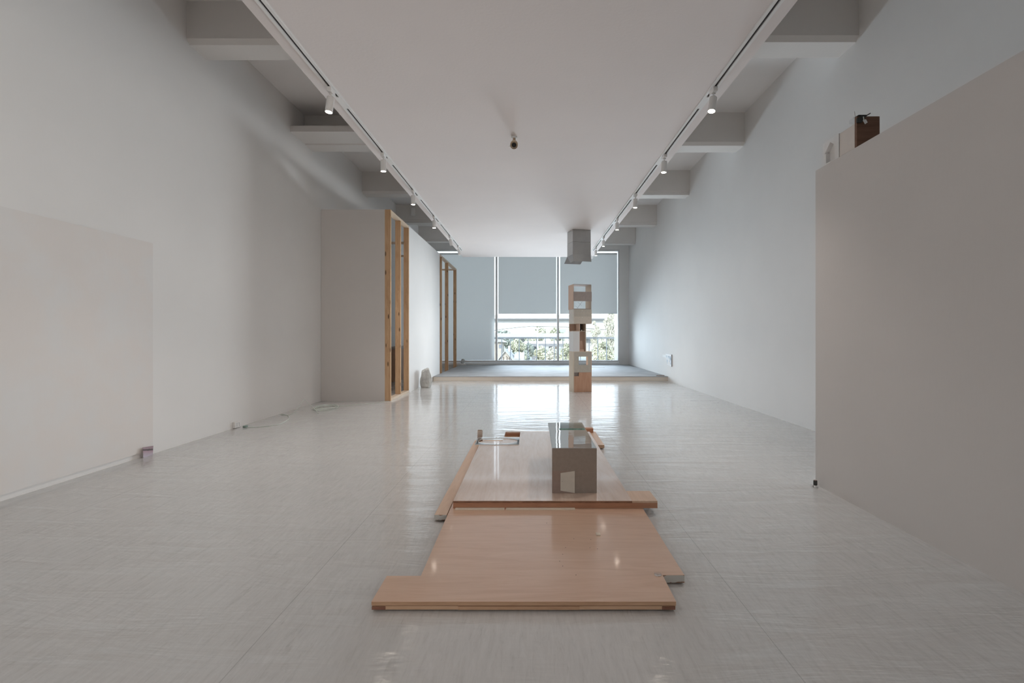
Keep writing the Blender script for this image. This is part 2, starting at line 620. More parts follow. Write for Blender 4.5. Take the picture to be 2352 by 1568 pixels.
# ------------------------------------------------------------------ stud framed enclosure
E0, EX, EH = 8.48, -2.45, 3.357
en = thing('stud_enclosure', 'white panelled partition enclosure with exposed pine studs along the wall', 'partition', (EX, E0, 0))
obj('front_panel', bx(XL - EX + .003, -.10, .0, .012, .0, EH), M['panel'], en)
obj('side_panel', bx(-.012, 0, 9.78 - E0, 13.09 - E0, 0, EH), M['wall'], en)
obj('inner_panel', bx(-.10, -.09, 9.80 - E0, 13.07 - E0, .045, EH - .05), M['wall'], en)
st = None
for (y, kind) in ((8.48, 0), (9.13, 0), (9.735, 0), (13.38, 0), (14.44, 0), (16.02, 0)):
    zz0 = 0 if y == 8.48 else (.045 if y < 9.7 else (.045 if y < 13 else .045))
    o = obj('stud', bx(-.10, 0, -.0, .042, 0, EH - .045 - .045), M['pine'], en)
    o.location = (0, y - E0, .045)
    if y == 8.48:
        o.location.z = 0
        o.scale.z = EH / (EH - .09)
obj('top_plate', bx(-.10, 0, 8.523 - E0, 9.755 - E0, EH - .042, EH), M['pine_x'], en)
obj('top_plate', bx(-.10, 0, 13.1 - E0, 16.10 - E0, EH - .042, EH), M['pine_x'], en)
obj('bottom_plate', bx(-.10, 0, 8.523 - E0, 9.755 - E0, 0.001, .043), M['pine_x'], en)
obj('bottom_plate', bx(-.10, -.014, 13.1 - E0, 16.10 - E0, 0.001, .043), M['pine_x'], en)
for y in (11.4, 13.3, 16.06):
    obj('joist', bx(XL - EX + .004, -.102, y - E0, y + .09 - E0, EH - .045, EH), M['pine_x'], en)
be = thing('low_bench', 'brown wooden low bench against the wall seen between the pine studs', 'bench', (XL + .03, 12.0, 0))
obj('bench_front', bx(0, .30, 0, 4.4, .0, .80), M['bench'], be)
obj('bench_top', bx(-.02, .33, -.02, 4.42, .80, .85), M['mdf_d'], be)

# ------------------------------------------------------------------ lighting tracks and spotlights
TL, TR = -.803 * (ZC - EYE), .7385 * (ZC - EYE)
for x, lab, grp in ((TL, 'white lighting track on the stud enclosure side of the dropped ceiling', 0), (TR, 'white lighting track on the bare wall side of the dropped ceiling', 1)):
    t = thing('lighting_track', lab, 'lighting track', (x, 0, ZC), 0, 'lighting tracks')
    obj('track_rail', (lambda b: (box(b, -.032, -.010, YF + .3, 12.2, -.016, -.0005), box(b, .010, .032, YF + .3, 12.2, -.016, -.0005), b)[-1])(BM()), M['track'], t)
    obj('track_slot', bx(-.010, .010, YF + .3, 12.2, -.006, -.0005), M['slot'], t)
    for y0 in (4.25, 5.75, 7.3, 9.0, 10.5):
        obj('slot_cover', bx(-.012, .012, y0 + .08, y0 + .30, -.0165, -.0065), M['track'], t)


def make_spot():
    t = thing('track_spotlight', '', 'spotlight')
    obj('adapter', (lambda b: (box(b, -.019, .019, -.05, .05, -.040, .0), tube(b, [(0, .0, -.040), (0, .0, -.050)], .016, 12), b)[-1])(BM()), M['lamp'], t, bevel=.003)
    obj('bracket', tube(BM(), [(0, 0, -.050), (0, 0, -.080)], .0065, 8), M['lamp'], t)
    h = obj('lamp_housing', lathe(BM(), [(0, -.074), (.029, -.075), (.032, -.079), (.032, -.205), (.029, -.207), (.027, -.199), (0, -.199)], 24), M['lamp'], t, True)
    es = h.modifiers.new('split', 'EDGE_SPLIT')
    es.split_angle = R(40)
    obj('lamp_lens', lathe(BM(), [(0, -.203), (.026, -.203), (.026, -.2005), (0, -.2005)], 20), M['lens'], t)
    return t


def beam(x, y, tx, ty, e=64):
    ld = bpy.data.lights.new('spot_beam', 'SPOT')
    ld.energy = e
    ld.color = (1, .92, .855)
    ld.spot_size = R(95)
    ld.spot_blend = 1.0
    ld.shadow_soft_size = .03
    lo = bpy.data.objects.new('spot_beam', ld)
    COL.objects.link(lo)
    lo.location = (x, y, ZC - .24)
    lo.rotation_euler = (R(tx), R(ty), 0)


proto = make_spot()
n_names = ['first', 'second', 'third', 'fourth', 'fifth', 'sixth']
spotdefs = [(TL, 'stud enclosure', [(200, (-4, 6)), (350, (0, 0)), (435, (0, 0)), (495, (0, 0)), (540, (14, -12)), (564, (10, -10))]),
            (TR, 'bare wall', [(200, (-8, 10)), (353, (0, 3)), (443, (0, 2)), (500, (0, 0)), (542, (4, 0)), (566, (0, 0))])]
first = True
for x, side, L in spotdefs:
    for i, (py, (tx, ty)) in enumerate(L):
        y = (ZC - EYE) * F / (VY - py)
        t = proto if first else copy_tree(proto)
        first = False
        t.location = (x, y, ZC - .016)
        tag(t, f'white cylinder spotlight, {n_names[5 - i]} from the window on the track at the {side} side', 'spotlight', 'track spotlights')
        for ch in t.children:
            if ch.name.startswith(('lamp_housing', 'lamp_lens')):
                ch.matrix_basis = Matrix.Translation((0, 0, -.06)) @ Matrix.Rotation(R(tx), 4, 'X') @ Matrix.Rotation(R(ty), 4, 'Y') @ Matrix.Translation((0, 0, .06))
        beam(x, y, tx, ty)
    if x < 0:
        for y in (2.70, 1.22, -.26, -1.75):       # added beams without lamps, brightening the floor near the viewpoint
            beam(x, y, 0, -28, 17)

# ceiling camera
cy = 2.147 * F / (VY - 314)
cc = thing('security_camera', 'beige security camera with black lens hanging from the dropped ceiling', 'security camera', (X(1181, cy), cy, ZC))
obj('ceiling_mount', lathe(BM(), [(0, 0), (.031, 0), (.031, -.010), (.026, -.016), (0, -.016)], 24), M['whiteg'], cc, True)
obj('mount_arm', tube(BM(), [(0, 0, -.016), (0, 0, -.045), (0, -.01, -.058)], [.015, .015, .022], 14), M['cctv'], cc, True)
d = Vector((0, -1, -.62)).normalized()
hd = obj('camera_body', lathe(BM(), [(0, -.06), (.018, -.058), (.031, -.035), (.037, 0), (.038, .055), (.034, .058), (.030, .050), (0, .050)], 26, d, (0, -.015, -.085)), M['cctv'], cc, True)
obj('camera_lens', lathe(BM(), [(0, .0505), (.024, .0505), (.024, .0555), (.018, .0575), (0, .059)], 22, d, (0, -.015, -.085)), M['black'], cc, True)
obj('camera_visor', lathe(BM(), [(.0385, -.005), (.041, -.005), (.041, .064), (.0385, .064)], 26, d, (0, -.015, -.085)), M['cctv'], cc, True)
obj('camera_cable', tube(BM(), smooth_path([(-.03, -.03, -.10), (-.05, -.03, -.115), (-.062, -.03, -.118)]), .003, 6), M['white'], cc, True)

# emergency light / sensor on a beam
sx_, sz_ = X(949.5, 13.18), Z(487, 13.18)
s = thing('beam_sensor', 'small white sensor box on a beam above the stud enclosure', 'sensor', (sx_, 13.195, sz_))
obj('sensor_case', bx(-.06, .06, -.05, 0, -.11, .11), M['plate'], s, bevel=.015)
obj('sensor_window', bx(-.04, .04, -.056, -.0505, -.085, -.02), M['white'], s, bevel=.004)

# ------------------------------------------------------------------ plywood floor pieces
T1 = .043
f1 = thing('plywood_platform', 'reddish plywood sheet lying low on the floor nearest the viewpoint', 'plywood sheet', (0, 2.013, 0))
out = [(-.661, 2.013), (.607, 2.013), (.6115, 2.236), (.712, 2.236), (.722, 3.25), (-.513, 3.25), (-.504, 2.228), (-.661, 2.228)]
out = [(x, y - 2.013) for x, y in out]
obj('top_ply', prism(BM(), out, .0262, T1), M['ply'], f1)
obj('edge_strip', bx(-.6605, .6065, -.0012, .03, .0272, .0412), M['ply_edge'], f1, label='striped front edge of the upper ply')
low = [(-.659, .002), (.605, .002), (.608, .222), (.71, .224), (.72, 1.236), (-.511, 1.236), (-.502, .214), (-.659, .214)]
obj('bottom_ply', prism(BM(), low, .0085, .0232), M['core_l'], f1)
cbm = BM()
box(cbm, -.6595, -.603, -.0014, .002, .0095, .0220)
obj('core_block', cbm, M['core'], f1, label='dark core block')
obj('core_block', bx(.549, .603, -.0014, .002, .0095, .0220), M['core'], f1, label='dark core block')
obj('core_block', bx(-.30, .205, -.0012, .002, .0090, .0228), M['ply_edge'], f1)
obj('painted_end', bx(.6125, .712, .2205, .2235, .0085, .0415), M['end'], f1, label='chipped white painted end face')
for x in (-.46, 0, .5):
    obj('batten', bx(x - .03, x + .03, .05, 1.2, 0, .0075), M['core'], f1)
tag(obj('wood_chip', hexa(BM(), [(.364, 2.675, T1 + .0005), (.388, 2.672, T1 + .0005), (.389, 2.702, T1 + .0005), (.366, 2.705, T1 + .0005)],
                          [(.364, 2.675, T1 + .006), (.388, 2.672, T1 + .006), (.389, 2.702, T1 + .006), (.366, 2.705, T1 + .006)]), M['ply_beige']),
    'tiny pale wood chip on the near plywood sheet', 'wood chip')
for px, py in ((1256, 1200.5), (1318, 1237), (1357, 1238.5), (1299, 1257), (1355, 1257.5), (1372, 1260), (1292.5, 1272.5), (1285.5, 1288.5), (1292.5, 1299.5), (1323, 1320)):
    x, y = fl(px, py, T1)
    o = obj('nail_hole', lathe(BM(), [(0, .0006), (.0022, .0004), (.0026, 0), (0, 0)], 8), M['dark'], f1)
    o.location = (x, y - 2.013, T1)
gx, gy = fl(1511, 1320, T1)
gd = tag(obj('glass_disc', lathe(BM(), [(0, 0), (.016, 0), (.0172, .002), (.0165, .0048), (.012, .0062), (0, .0055)], 28, None, (gx, gy, T1 + .0005)), M['clip_clear'], None, True),
         'small clear glass disc at the notched corner of the near plywood sheet', 'glass disc')

# lower board showing on both sides of the raised sheet
T2 = .043
f2 = thing('plywood_base_board', 'pale plywood board on the floor underneath the raised plywood sheet', 'plywood sheet', (-.5915, 2.987, 0))
obj('board', prism(BM(), [(0, .268), (.89, .268), (.89, 1.903), (1.34, 1.903), (1.34, 2.60), (.3145, 2.60), (.3145, 2.13), (.007, 2.13)], .010, T2), M['ply_low'], f2)
obj('side_strip', prism(BM(), [(0, .0), (.075, 0), (.075, .2675), (0, .2675)], .010, T2), M['ply_low'], f2)
obj('painted_end', bx(0, .075, -.004, -.0003, .0105, T2 - .001), M['end'], f2, label='chipped white painted end face')
obj('end_face', bx(.90, 1.34, 1.899, 1.9027, .0105, T2 - .001), M['core_l'], f2)
obj('support', bx(.02, .06, .05, 2.0, 0, .010), M['core'], f2)
obj('support', bx(.9, 1.3, 2.0, 2.5, 0, .010), M['core'], f2)

# raised sheet
T3 = .090
f3 = thing('raised_plywood_sheet', 'pale raised plywood sheet on red edging that carries the grey box', 'plywood sheet', (0, 3.10, 0))
b = BM()
for (x0, x1, y0, y1) in ((-.494, .653, 3.10, 4.85), (-.277, -.270, 4.85, 5.31), (-.270, -.110, 4.85, 5.04), (-.110, .653, 4.85, 5.31), (-.277, .653, 5.31, 5.33)):
    box(b, x0, x1, y0 - 3.10, y1 - 3.10, .0768, T3)
bmesh.ops.remove_doubles(b, verts=b.verts, dist=1e-5)
obj('top_ply', b, M['ply_y'], f3)
obj('edge_strip', bx(-.4938, .6528, -.0012, .01, .0770, T3 - .0012), M['ply_edge2'], f3, label='dark mottled upper edge strip')
b = BM()
box(b, -.494, .815, -.0006, .020, .0435, .0765)
box(b, .633, .653, .02, 2.23, .0435, .0765)
box(b, -.494, -.474, .02, 1.75, .0435, .0765)
box(b, -.277, .633, 2.2105, 2.23, .0435, .0765)
obj('edging', b, M['ply_edge3'], f3, label='red wooden edging below the sheet')
obj('end_piece', (lambda b: (box(b, .6536, .815, 0, .20, .0768, T3 - .0006), box(b, .6536, .815, .0205, .20, .0435, .0766), b)[-1])(BM()), M['ply_low'], f3, label='stepped end piece beside a seam')
fb = tag(obj('wood_block', bx(.632, .716, 5.495, 5.575, T2 + .0005, .091), M['ply_edge3']), 'small reddish wood block at the far corner of the base board', 'wood block')
for x0, x1, lab in ((-.478, -.165, 'thin pale wood strip under the raised sheet edge, the shorter one'), (-.155, .285, 'thin pale wood strip under the raised sheet edge, the longer one')):
    tag(obj('wood_strip', bx(x0, x1, 3.066, 3.0985, T1 + .0004, T1 + .005), M['ply_beige']), lab, 'wood strip', 'pale strips at the raised edge')

# clear plate with an oval opening
ac = thing('acrylic_plate', 'clear acrylic plate with a large oval hole lying on the raised plywood', 'acrylic plate', (-.325, 4.845, T3 + .0006))
hx, hy = .214, .165
rx, ry = .196, .134
n = 96
angs = sorted(set([2 * math.pi * k / n for k in range(n)] + [math.atan2(sy * hy, sx * hx) % (2 * math.pi) for sx in (1, -1) for sy in (1, -1)]))
b = BM()
rings = []
for zz in (0, .006):
    inn, outr = [], []
    for a in angs:
        c, s_ = math.cos(a), math.sin(a)
        k = min(hx / abs(c) if abs(c) > 1e-9 else 9, hy / abs(s_) if abs(s_) > 1e-9 else 9)
        ea = math.atan2(s_ / ry, c / rx)
        inn.append(b.verts.new((rx * math.cos(ea), ry * math.sin(ea), zz)))
        outr.append(b.verts.new((k * c, k * s_, zz)))
    rings.append((inn, outr))
m_ = len(angs)
for i in range(m_):
    j = (i + 1) % m_
    b.faces.new((rings[1][0][i], rings[1][1][i], rings[1][1][j], rings[1][0][j]))
    b.faces.new((rings[0][0][j], rings[0][1][j], rings[0][1][i], rings[0][0][i]))
    f = b.faces.new((rings[0][1][i], rings[0][1][j], rings[1][1][j], rings[1][1][i]))
    f.material_index = 1
    f = b.faces.new((rings[0][0][j], rings[0][0][i], rings[1][0][i], rings[1][0][j]))
    f.material_index = 1
obj('plate', b, [M['acrylic'], M['rim']], ac)
tb = thing('cardboard_tube', 'short upright cardboard tube behind the clear acrylic plate', 'cardboard tube', (-.527, 5.068, T2 + .0005))
obj('tube_wall', lathe(BM(), [(.024, .002), (.027, 0), (.027, .114), (.0235, .114), (.0235, .002)], 28), M['tube'], tb, True)
obj('tube_lining', lathe(BM(), [(0, .085), (.0232, .085), (.0232, .1135)], 24), M['tube_in'], tb, True)

# long grey box on the raised sheet
mb = thing('grey_box', 'long brown grey fibreboard box with mirror glossy top on the raised plywood', 'box', (.1473, 3.253, T3 + .0005))
obj('box_body', prism(BM(), [(0, 0), (.2997, 0), (.3017, .941), (.0067, .941)], 0, .3000), M['mdf_br'], mb)
obj('glossy_top', prism(BM(), [(.0003, .0003), (.2994, .0003), (.3014, .9407), (.007, .9407)], .3002, .3028), M['gloss'], mb, label='mirror glossy top sheet')
obj('side_sheet', hexa(BM(), [(-.0012, .0005, .0005), (-.0002, .0005, .0005), (.0064, .940, .0005), (.0054, .940, .0005)], [(-.0012, .0005, .3000), (-.0002, .0005, .3000), (.0064, .940, .3000), (.0054, .940, .3000)]), M['gloss'], mb, label='mirror glossy side sheet')
obj('inset_panel', bx(.0006, .1512, -.0008, -.0001, .0004, .149), M['mdf_red'], mb)
obj('door_flap', hexa(BM(), [(.0560, -.0030, .0172), (.1514, -.0045, .0006), (.1514, -.0016, .0006), (.0560, -.0012, .0172)],
                      [(.0560, -.0030, .1345), (.1514, -.0045, .1490), (.1514, -.0016, .1490), (.0560, -.0012, .1345)]), M['card'], mb, label='cream trapezoid card flap')
obj('pin_hole', lathe(BM(), [(0, 0), (.0016, 0), (.0016, .0006), (0, .0006)], 8, (0, -1, 0), (.067, -.0031, .078)), M['dark'], mb)
gp = thing('glass_strip', 'thin glass sheet with green edge on top of the grey box', 'glass sheet', (.235, 3.90, T3 + .0005 + .3034))
obj('glass', bx(0, .203, .0015, .285, 0, .0055), M['green_glass'], gp)
obj('green_edge', bx(0, .203, -.0008, .0012, 0, .0055), M['gedge'], gp, label='green front edge')

# ------------------------------------------------------------------ box tower
TW, TD, TA = .385, .340, R(10.5)
TX, TY = .871, 9.77
ta = thing('tower_cabinet', 'beige plywood cabinet with square window hole at the foot of the box tower', 'box', (TX, TY, 0), TA, 'boxes of the tower')
obj('side_panel', bx(0, .014, 0, TD, 0, .8125), M['ply_beige'], ta)
obj('side_panel', bx(TW - .014, TW, .0, TD, 0, .8125), M['ply_pink'], ta)
b = BM()
h0, h1, g0, g1 = .113, .308, .551, .720
for q in ((.0145, TW - .0145, g1, .8123), (.0145, TW - .0145, .402, g0), (.0145, h0, g0, g1), (h1, TW - .0145, g0, g1)):
    box(b, q[0], q[1], .0005, .013, q[2], q[3])
obj('window_panel', b, M['mdf'], ta, label='grey front panel with a square hole')
b = BM()
for q in ((.1155, TW - .0145, .002, .400), (.0145, .1155, .002, .325)):
    box(b, q[0], q[1], .0005, .013, q[2], q[3])
obj('lower_panel', b, M['ply_z'], ta, label='orange plywood front panel with corner notch')
obj('top_panel', bx(.0, TW, .0, TD, .8128, .8240), M['ply_beige'], ta)
obj('bottom_panel', bx(.0145, TW - .0145, .0135, TD, .002, .014), M['ply_beige'], ta)
obj('back_panel', bx(.0145, TW - .0145, TD - .012, TD, .0145, .400), M['mdf_d'], ta)
obj('shelf', bx(.0145, TW - .0145, .0135, TD - .0125, .402, .412), M['ply_pink'], ta)
obj('notch_back', bx(.0145, .1155, .03, .036, .325, .401), M['mdf_d'], ta)

zb = .8245
tb_ = thing('tower_open_cabinet', 'narrow white cabinet with open compartments above the tower foot', 'box', (TX, TY, zb), TA, 'boxes of the tower')
H1, H2 = .405, .561
BW = .267
obj('side_panel', bx(.001, .013, .002, TD, 0, H1), M['whiteg'], tb_)
obj('front_panel', bx(.0135, .128, .002, .012, 0, H1), M['whiteg'], tb_)
obj('divider', bx(.1285, .139, .002, TD, 0, H2), M['ply_pink'], tb_)
obj('side_panel', bx(BW - .010, BW, .002, TD, 0, H2), M['ply_beige'], tb_)
obj('back_panel', bx(.0135, .128, TD - .012, TD, 0, H1), M['ply_pink'], tb_)
obj('back_panel', bx(.1395, BW - .0105, .110, .120, 0, H1), M['ply_pink'], tb_)
obj('shelf', bx(.001, .376, .0, TD, H1 + .0005, H1 + .0105), M['ply_beige'], tb_, label='thin shelf sticking out to the side')
obj('upper_back', bx(.001, .128, TD - .012, TD, H1 + .011, H2), M['ply_pink'], tb_)
obj('upper_back', bx(.1395, BW - .0105, TD - .012, TD, H1 + .011, H2), M['sheet_grey'], tb_)
tag(obj('wooden_ball', lathe(BM(), [(.0115 * math.sin(math.pi * k / 12), .0115 - .0115 * math.cos(math.pi * k / 12)) for k in range(13)], 18,
                             None, (TX + .185 * math.cos(TA) - .05 * math.sin(TA), TY + .185 * math.sin(TA) + .05 * math.cos(TA), zb + H1 + .011)), M['mdf_l'], None, True),
    'tiny pale ball on the shelf in the upper compartment of the tower', 'ball')
wb = tag(obj('wood_offcut', bx(.145, .226, .02, .09, 0, .040), M['ply_pink']), 'pink wood offcut lying inside the tall tower compartment', 'wood block')
wb.location = (TX, TY, zb + .0008)
wb.rotation_euler.z = TA

zc = zb + H2 + .0003
tc_ = thing('tower_drawer_box', 'closed beige two panel box in the upper half of the tower', 'box', (TX, TY, zc), TA, 'boxes of the tower')
HC = .293
obj('side_panel', bx(0, .014, .0, TD, 0, HC), M['mdf_l'], tc_)
obj('side_panel', bx(TW - .014, TW, .0, TD, 0, HC), M['mdf_b'], tc_)
obj('lower_front', bx(.0145, TW - .0145, .0, .012, 0, .146), M['mdf_b'], tc_)
obj('upper_front', bx(.0145, TW - .0145, .0, .012, .1463, HC), M['mdf'], tc_)
obj('top_panel', bx(.0145, TW - .0145, .0125, TD, HC - .012, HC), M['mdf_b'], tc_)
obj('bottom_panel', bx(.0145, TW - .0145, .0125, TD, 0, .012), M['mdf_b'], tc_)
obj('back_panel', bx(.0145, TW - .0145, TD - .010, TD, .0125, HC - .0125), M['mdf_b'], tc_)
for zz in (.265, .130):
    obj('peg', lathe(BM(), [(0, 0), (.006, 0), (.006, .004), (0, .004)], 14, (0, -1, 0), (.186, 0, zz)), M['white'], tc_)

zd = zc + HC + .004
ang = R(12.5)
td = thing('tower_frame_box', 'open pink plywood frame box crossed by a mauve band on top of the tower', 'box', (TX - .002, TY - .003, zd), ang, 'boxes of the tower')
HD = .503
obj('side_panel', bx(0, .010, 0, TD, 0, HD), M['ply_pink'], td)
obj('side_panel', bx(TW - .010, TW, 0, TD, 0, HD), M['mdf'], td)
obj('top_panel', bx(.0105, TW - .0105, 0, TD, HD - .009, HD), M['mdf_d'], td)
obj('bottom_panel', bx(.0105, TW - .0255, 0, TD, 0, .009), M['mdf_d'], td)
obj('front_band', bx(.004, TW + .003, -.009, -.0005, .160, .352), M['mdf_d'], td, label='mauve fibreboard band')
tw = thing('wire_twig', 'thin dark wire cross in the lower opening of the top tower box', 'wire', (TX + .08, TY + .10, zd + .0105), ang)
obj('long_wire', tube(BM(), [(0, 0, 0), (.115, 0, .150)], .0016, 6), M['dark'], tw)
obj('cross_wire', tube(BM(), [(.02, .004, .1395), (.105, .004, .062)], .0010, 6), M['dark'], tw)
obj('cross_wire', tube(BM(), [(-.04, .004, .062), (.045, .004, .0)], .0010, 6), M['dark'], tw)

# ------------------------------------------------------------------ hanging box above the tower
ch = thing('ceiling_duct_box', 'grey laminate stack of boxes with open flaps hanging from the ceiling above the tower', 'hanging box', (.858, 9.77, ZC), R(14))
CW, CD = .388, .350
z1, z2, z3 = -.251, -.507, -.655
obj('upper_box', bx(0, CW, 0, CD, z1 + .002, -.003), M['sheet_grey'], ch, bevel=.003)
obj('lower_box', (lambda b: (box(b, 0, .006, 0, CD, z2, z1 - .002), box(b, CW - .006, CW, 0, CD, z2, z1 - .002), box(b, .006, CW - .006, 0, .006, z2, z1 - .002),
                             box(b, .006, CW - .006, CD - .006, CD, z2, z1 - .002), b)[-1])(BM()), M['sheet_grey'], ch)


def flap(a, b_, c, d_, m, name='flap', t=.004):
    a, b_, c, d_ = map(Vector, (a, b_, c, d_))
    nrm = (b_ - a).cross(d_ - a).normalized() * t
    obj(name, hexa(BM(), [a, b_, c, d_], [p + nrm for p in (a, b_, c, d_)]), m, ch)


flap((.002, -.001, z2), (CW - .002, -.001, z2), (CW + .006, -.020, z3 + .006), (.014, -.020, z3 + .010), M['sheet_grey'])
flap((-.001, .004, z2), (-.001, CD - .004, z2), (.050, CD - .05, z3 + .02), (.050, .02, z3 + .02), M['sheet_grey2'])
flap((-.002, CD + .001, z2), (CW, CD + .001, z2), (.315, CD + .07, z3 + .012), (-.045, CD + .07, z3 + .012), M['sheet_grey2'])
flap((CW + .001, .004, z2), (CW + .001, CD - .004, z2), (CW + .120, CD - .05, z2 - .04), (CW + .085, .05, z2 - .04), M['white'])  # white here puts the window light on this grey flap into its colour
obj('bracket', (lambda b: (box(b, .268, CW, -.004, -.0005, z1 + .024, z1 + .034), box(b, .268, .278, -.004, -.0005, z1 + .004, z1 + .0235), b)[-1])(BM()), M['sheet_grey2'], ch)

# ------------------------------------------------------------------ on the partition wall
PT = 2.4205
fa = thing('foam_block', 'white foam block with a house shaped hollow on the partition wall', 'foam block', (2.205, 3.457, PT), 0, 'foam blocks on the partition')


def PZ(py, D):
    return Z(py, D) - PT


yo = 3.457
# face in the plane x = 0 (towards the room) with a house shaped recess
oy0, oy1, oz0, oz1 = 0.0, .190, 0.0, .172
hp = [(.045, .010), (.045, .098), (.030, .098), (.098, .150), (.168, .085), (.150, .085), (.150, .010)]
b = BM()
hexa(b, [(.03, oy0, 0), (.17, oy0, 0), (.17, oy1, 0), (.03, oy1, 0)], [(.03, oy0, oz1), (.17, oy0, oz1), (.17, oy1, oz1), (.03, oy1, oz1)])
obj('foam_core', b, M['foam'], fa)
b = BM()
outer = [(oy0, oz0), (oy0, oz1), (oy1, oz1), (oy1, oz0)]
ov = [b.verts.new((0, y, z)) for y, z in outer]
hv = [b.verts.new((0, y, z)) for y, z in hp]
ed = [b.edges.new((ov[i], ov[(i + 1) % 4])) for i in range(4)] + [b.edges.new((hv[i], hv[(i + 1) % len(hv)])) for i in range(len(hv))]
bmesh.ops.triangle_fill(b, use_beauty=True, use_dissolve=False, edges=ed)
res = bmesh.ops.extrude_face_region(b, geom=b.faces[:])
bmesh.ops.translate(b, verts=[v for v in res['geom'] if isinstance(v, bmesh.types.BMVert)], vec=(.0298, 0, 0))
obj('foam_face', b, M['foam'], fa)
fbk = tag(obj('foam_block', bx(2.207, 2.375, 3.290, 3.452, PT, PT + .1695), M['foam2'], None, bevel=.004), 'cream foam block between the hollowed foam block and the brown board', 'foam block', 'foam blocks on the partition')
bb = tag(obj('plywood_offcut', bx(2.203, 2.356, 3.262, 3.284, PT, PT + .206), M['brown']), 'dark brown plywood board standing on the partition wall', 'wooden board')


def W(px, py, D):
    return Vector((X(px, D), D, Z(py, D)))


bc = thing('binder_clip', 'black clip holding a small white tag on the brown board', 'clip', W(1981, 276, 3.25))


def loc_poly(pts, D, org, t):
    o = org
    q = [W(a, c, D) - o for a, c in pts]
    return hexa(BM(), [(p.x, p.y + t, p.z) for p in q], [(p.x, p.y, p.z) for p in q])


org = Vector(bc.location)
obj('clip_jaw', loc_poly([(1969, 281), (1969, 271), (1981, 264), (1993, 264.5), (1986, 271), (1980, 281)], 3.25, org, .010), M['black_m'], bc)
obj('clip_spine', bx(2.206 - org.x, 2.262 - org.x, 0.0, .0385, PT + .2065 - org.z, PT + .2115 - org.z), M['black_m'], bc)
obj('clip_lever', tube(BM(), [W(1986, 268, 3.252) - org, W(1999, 260, 3.252) - org], .0035, 8), M['black_m'], bc)
obj('tag_string', tube(BM(), [W(1983, 268, 3.247) - org, W(1984, 274, 3.246) - org, W(1983, 278, 3.246) - org], .0032, 6), M['cable'], bc)
obj('tag', loc_poly([(1982, 276), (1989, 273.5), (1993, 281), (1987, 285)], 3.244, org, .0015), M['white'], bc)
cl = thing('clear_clip', 'clear plastic clip at the corner of the brown board', 'clip', W(1962, 276, 3.30))
org = Vector(cl.location)
obj('clip_body', loc_poly([(1957, 281), (1957, 272), (1966, 266), (1968, 267), (1968, 281)], 3.292, org, .03), M['clip_clear'], cl)
obj('clip_stem', tube(BM(), [W(1964, 268, 3.30) - org, W(1963, 261, 3.30) - org, W(1962.5, 255.5, 3.30) - org], [.003, .0035, .002], 8), M['whiteg'], cl)

# battery and little tiles at the foot of the partition
for x0, x1, y0, y1, lab in ((2.146, 2.168, 3.642, 3.664, 'small white tile on the floor under the dark battery, nearer the partition'),
                            (2.140, 2.160, 3.668, 3.690, 'small white tile on the floor under the dark battery, nearer the window')):
    tag(obj('white_tile', bx(x0, x1, y0, y1, 0.0003, .0165), M['whiteg'], None, bevel=.002), lab, 'tile', 'tiles under the battery')
bt = thing('battery', 'dark upright battery on white tiles at the partition corner', 'battery', (2.158, 3.662, .017))
obj('battery_case', lathe(BM(), [(0, 0), (.011, .0), (.0135, .003), (.0135, .033), (.012, .036), (0, .036)], 24), M['battery'], bt, True)
obj('battery_terminal', lathe(BM(), [(0, .0362), (.0095, .0362), (.0095, .0385), (0, .0385)], 20), M['copper'], bt)

# ------------------------------------------------------------------ low things along the walls
pc = tag(obj('postcard', hexa(BM(), [(-3.628, 4.535, .0006), (-3.650, 4.678, .0006), (-3.652, 4.678, .0006), (-3.630, 4.535, .0006)],
                              [(-3.640, 4.545, .098), (-3.655, 4.690, .080), (-3.657, 4.690, .080), (-3.642, 4.545, .098)]), M['postcard']),
         'small pinkish landscape postcard leaning at the foot of the wall board', 'postcard')
ol = thing('power_outlet', 'white power outlet box at the floor beside the pale cable', 'power outlet', (XL + .001, 5.962, .004))
obj('outlet_case', bx(0, .030, 0, .128, 0, .074), M['plate'], ol, bevel=.004)
for y in (.040, .085):
    for z in (.026, .048):
        obj('socket_slot', bx(.0301, .0308, y - .002, y + .002, z - .006, z + .006), M['dark'], ol)
cab = thing('power_cable', 'pale coiled power cable running along the floor to the stud enclosure', 'cable', (0, 0, 0))
r = .0042


def onfloor(L, z=r):
    return [(*fl(px, py, z), z) for px, py in L]


p1 = onfloor([(565, 981), (582, 980.5), (610, 979), (640, 974), (656, 967), (664, 960), (661, 954), (652, 951.3), (644.5, 951), (648, 953), (662, 953), (674, 948)])
p2 = [(X(684, 7.35), 7.35, Z(937, 7.35)), (X(692, 7.42), 7.42, Z(925, 7.42)), (X(698.7, 7.5), 7.5, Z(916.5, 7.5)), (X(699.3, 7.5), 7.5, Z(916.5, 7.5)), (X(707, 7.5), 7.5, Z(924, 7.5)), (X(720, 7.2), 7.2, Z(936, 7.2))]
p3 = onfloor([(731.5, 949.5), (727, 946), (722, 941)])
obj('loose_cable', tube(BM(), smooth_path(p1 + p2[:3], 6) + smooth_path(p2[3:] + p3[:1], 6), r, 8), M['cable'], cab, True)
cx, cy_ = fl(748, 937, .006)
pts = []
turns = 5
for k in range(turns * 20 + 1):
    a = 2 * math.pi * k / 20
    tnum = k / 20
    rr = 1 + .12 * math.sin(tnum * 2.1)
    pts.append((cx + .155 * rr * math.cos(a) + .02 * math.sin(tnum * 1.7), cy_ + .24 * rr * math.sin(a) + .03 * math.cos(tnum * 2.3), r + .0065 * tnum * .9 + .004 * math.sin(a * 2 + tnum)))
obj('cable_coil', tube(BM(), pts, r, 8), M['cable'], cab, True)
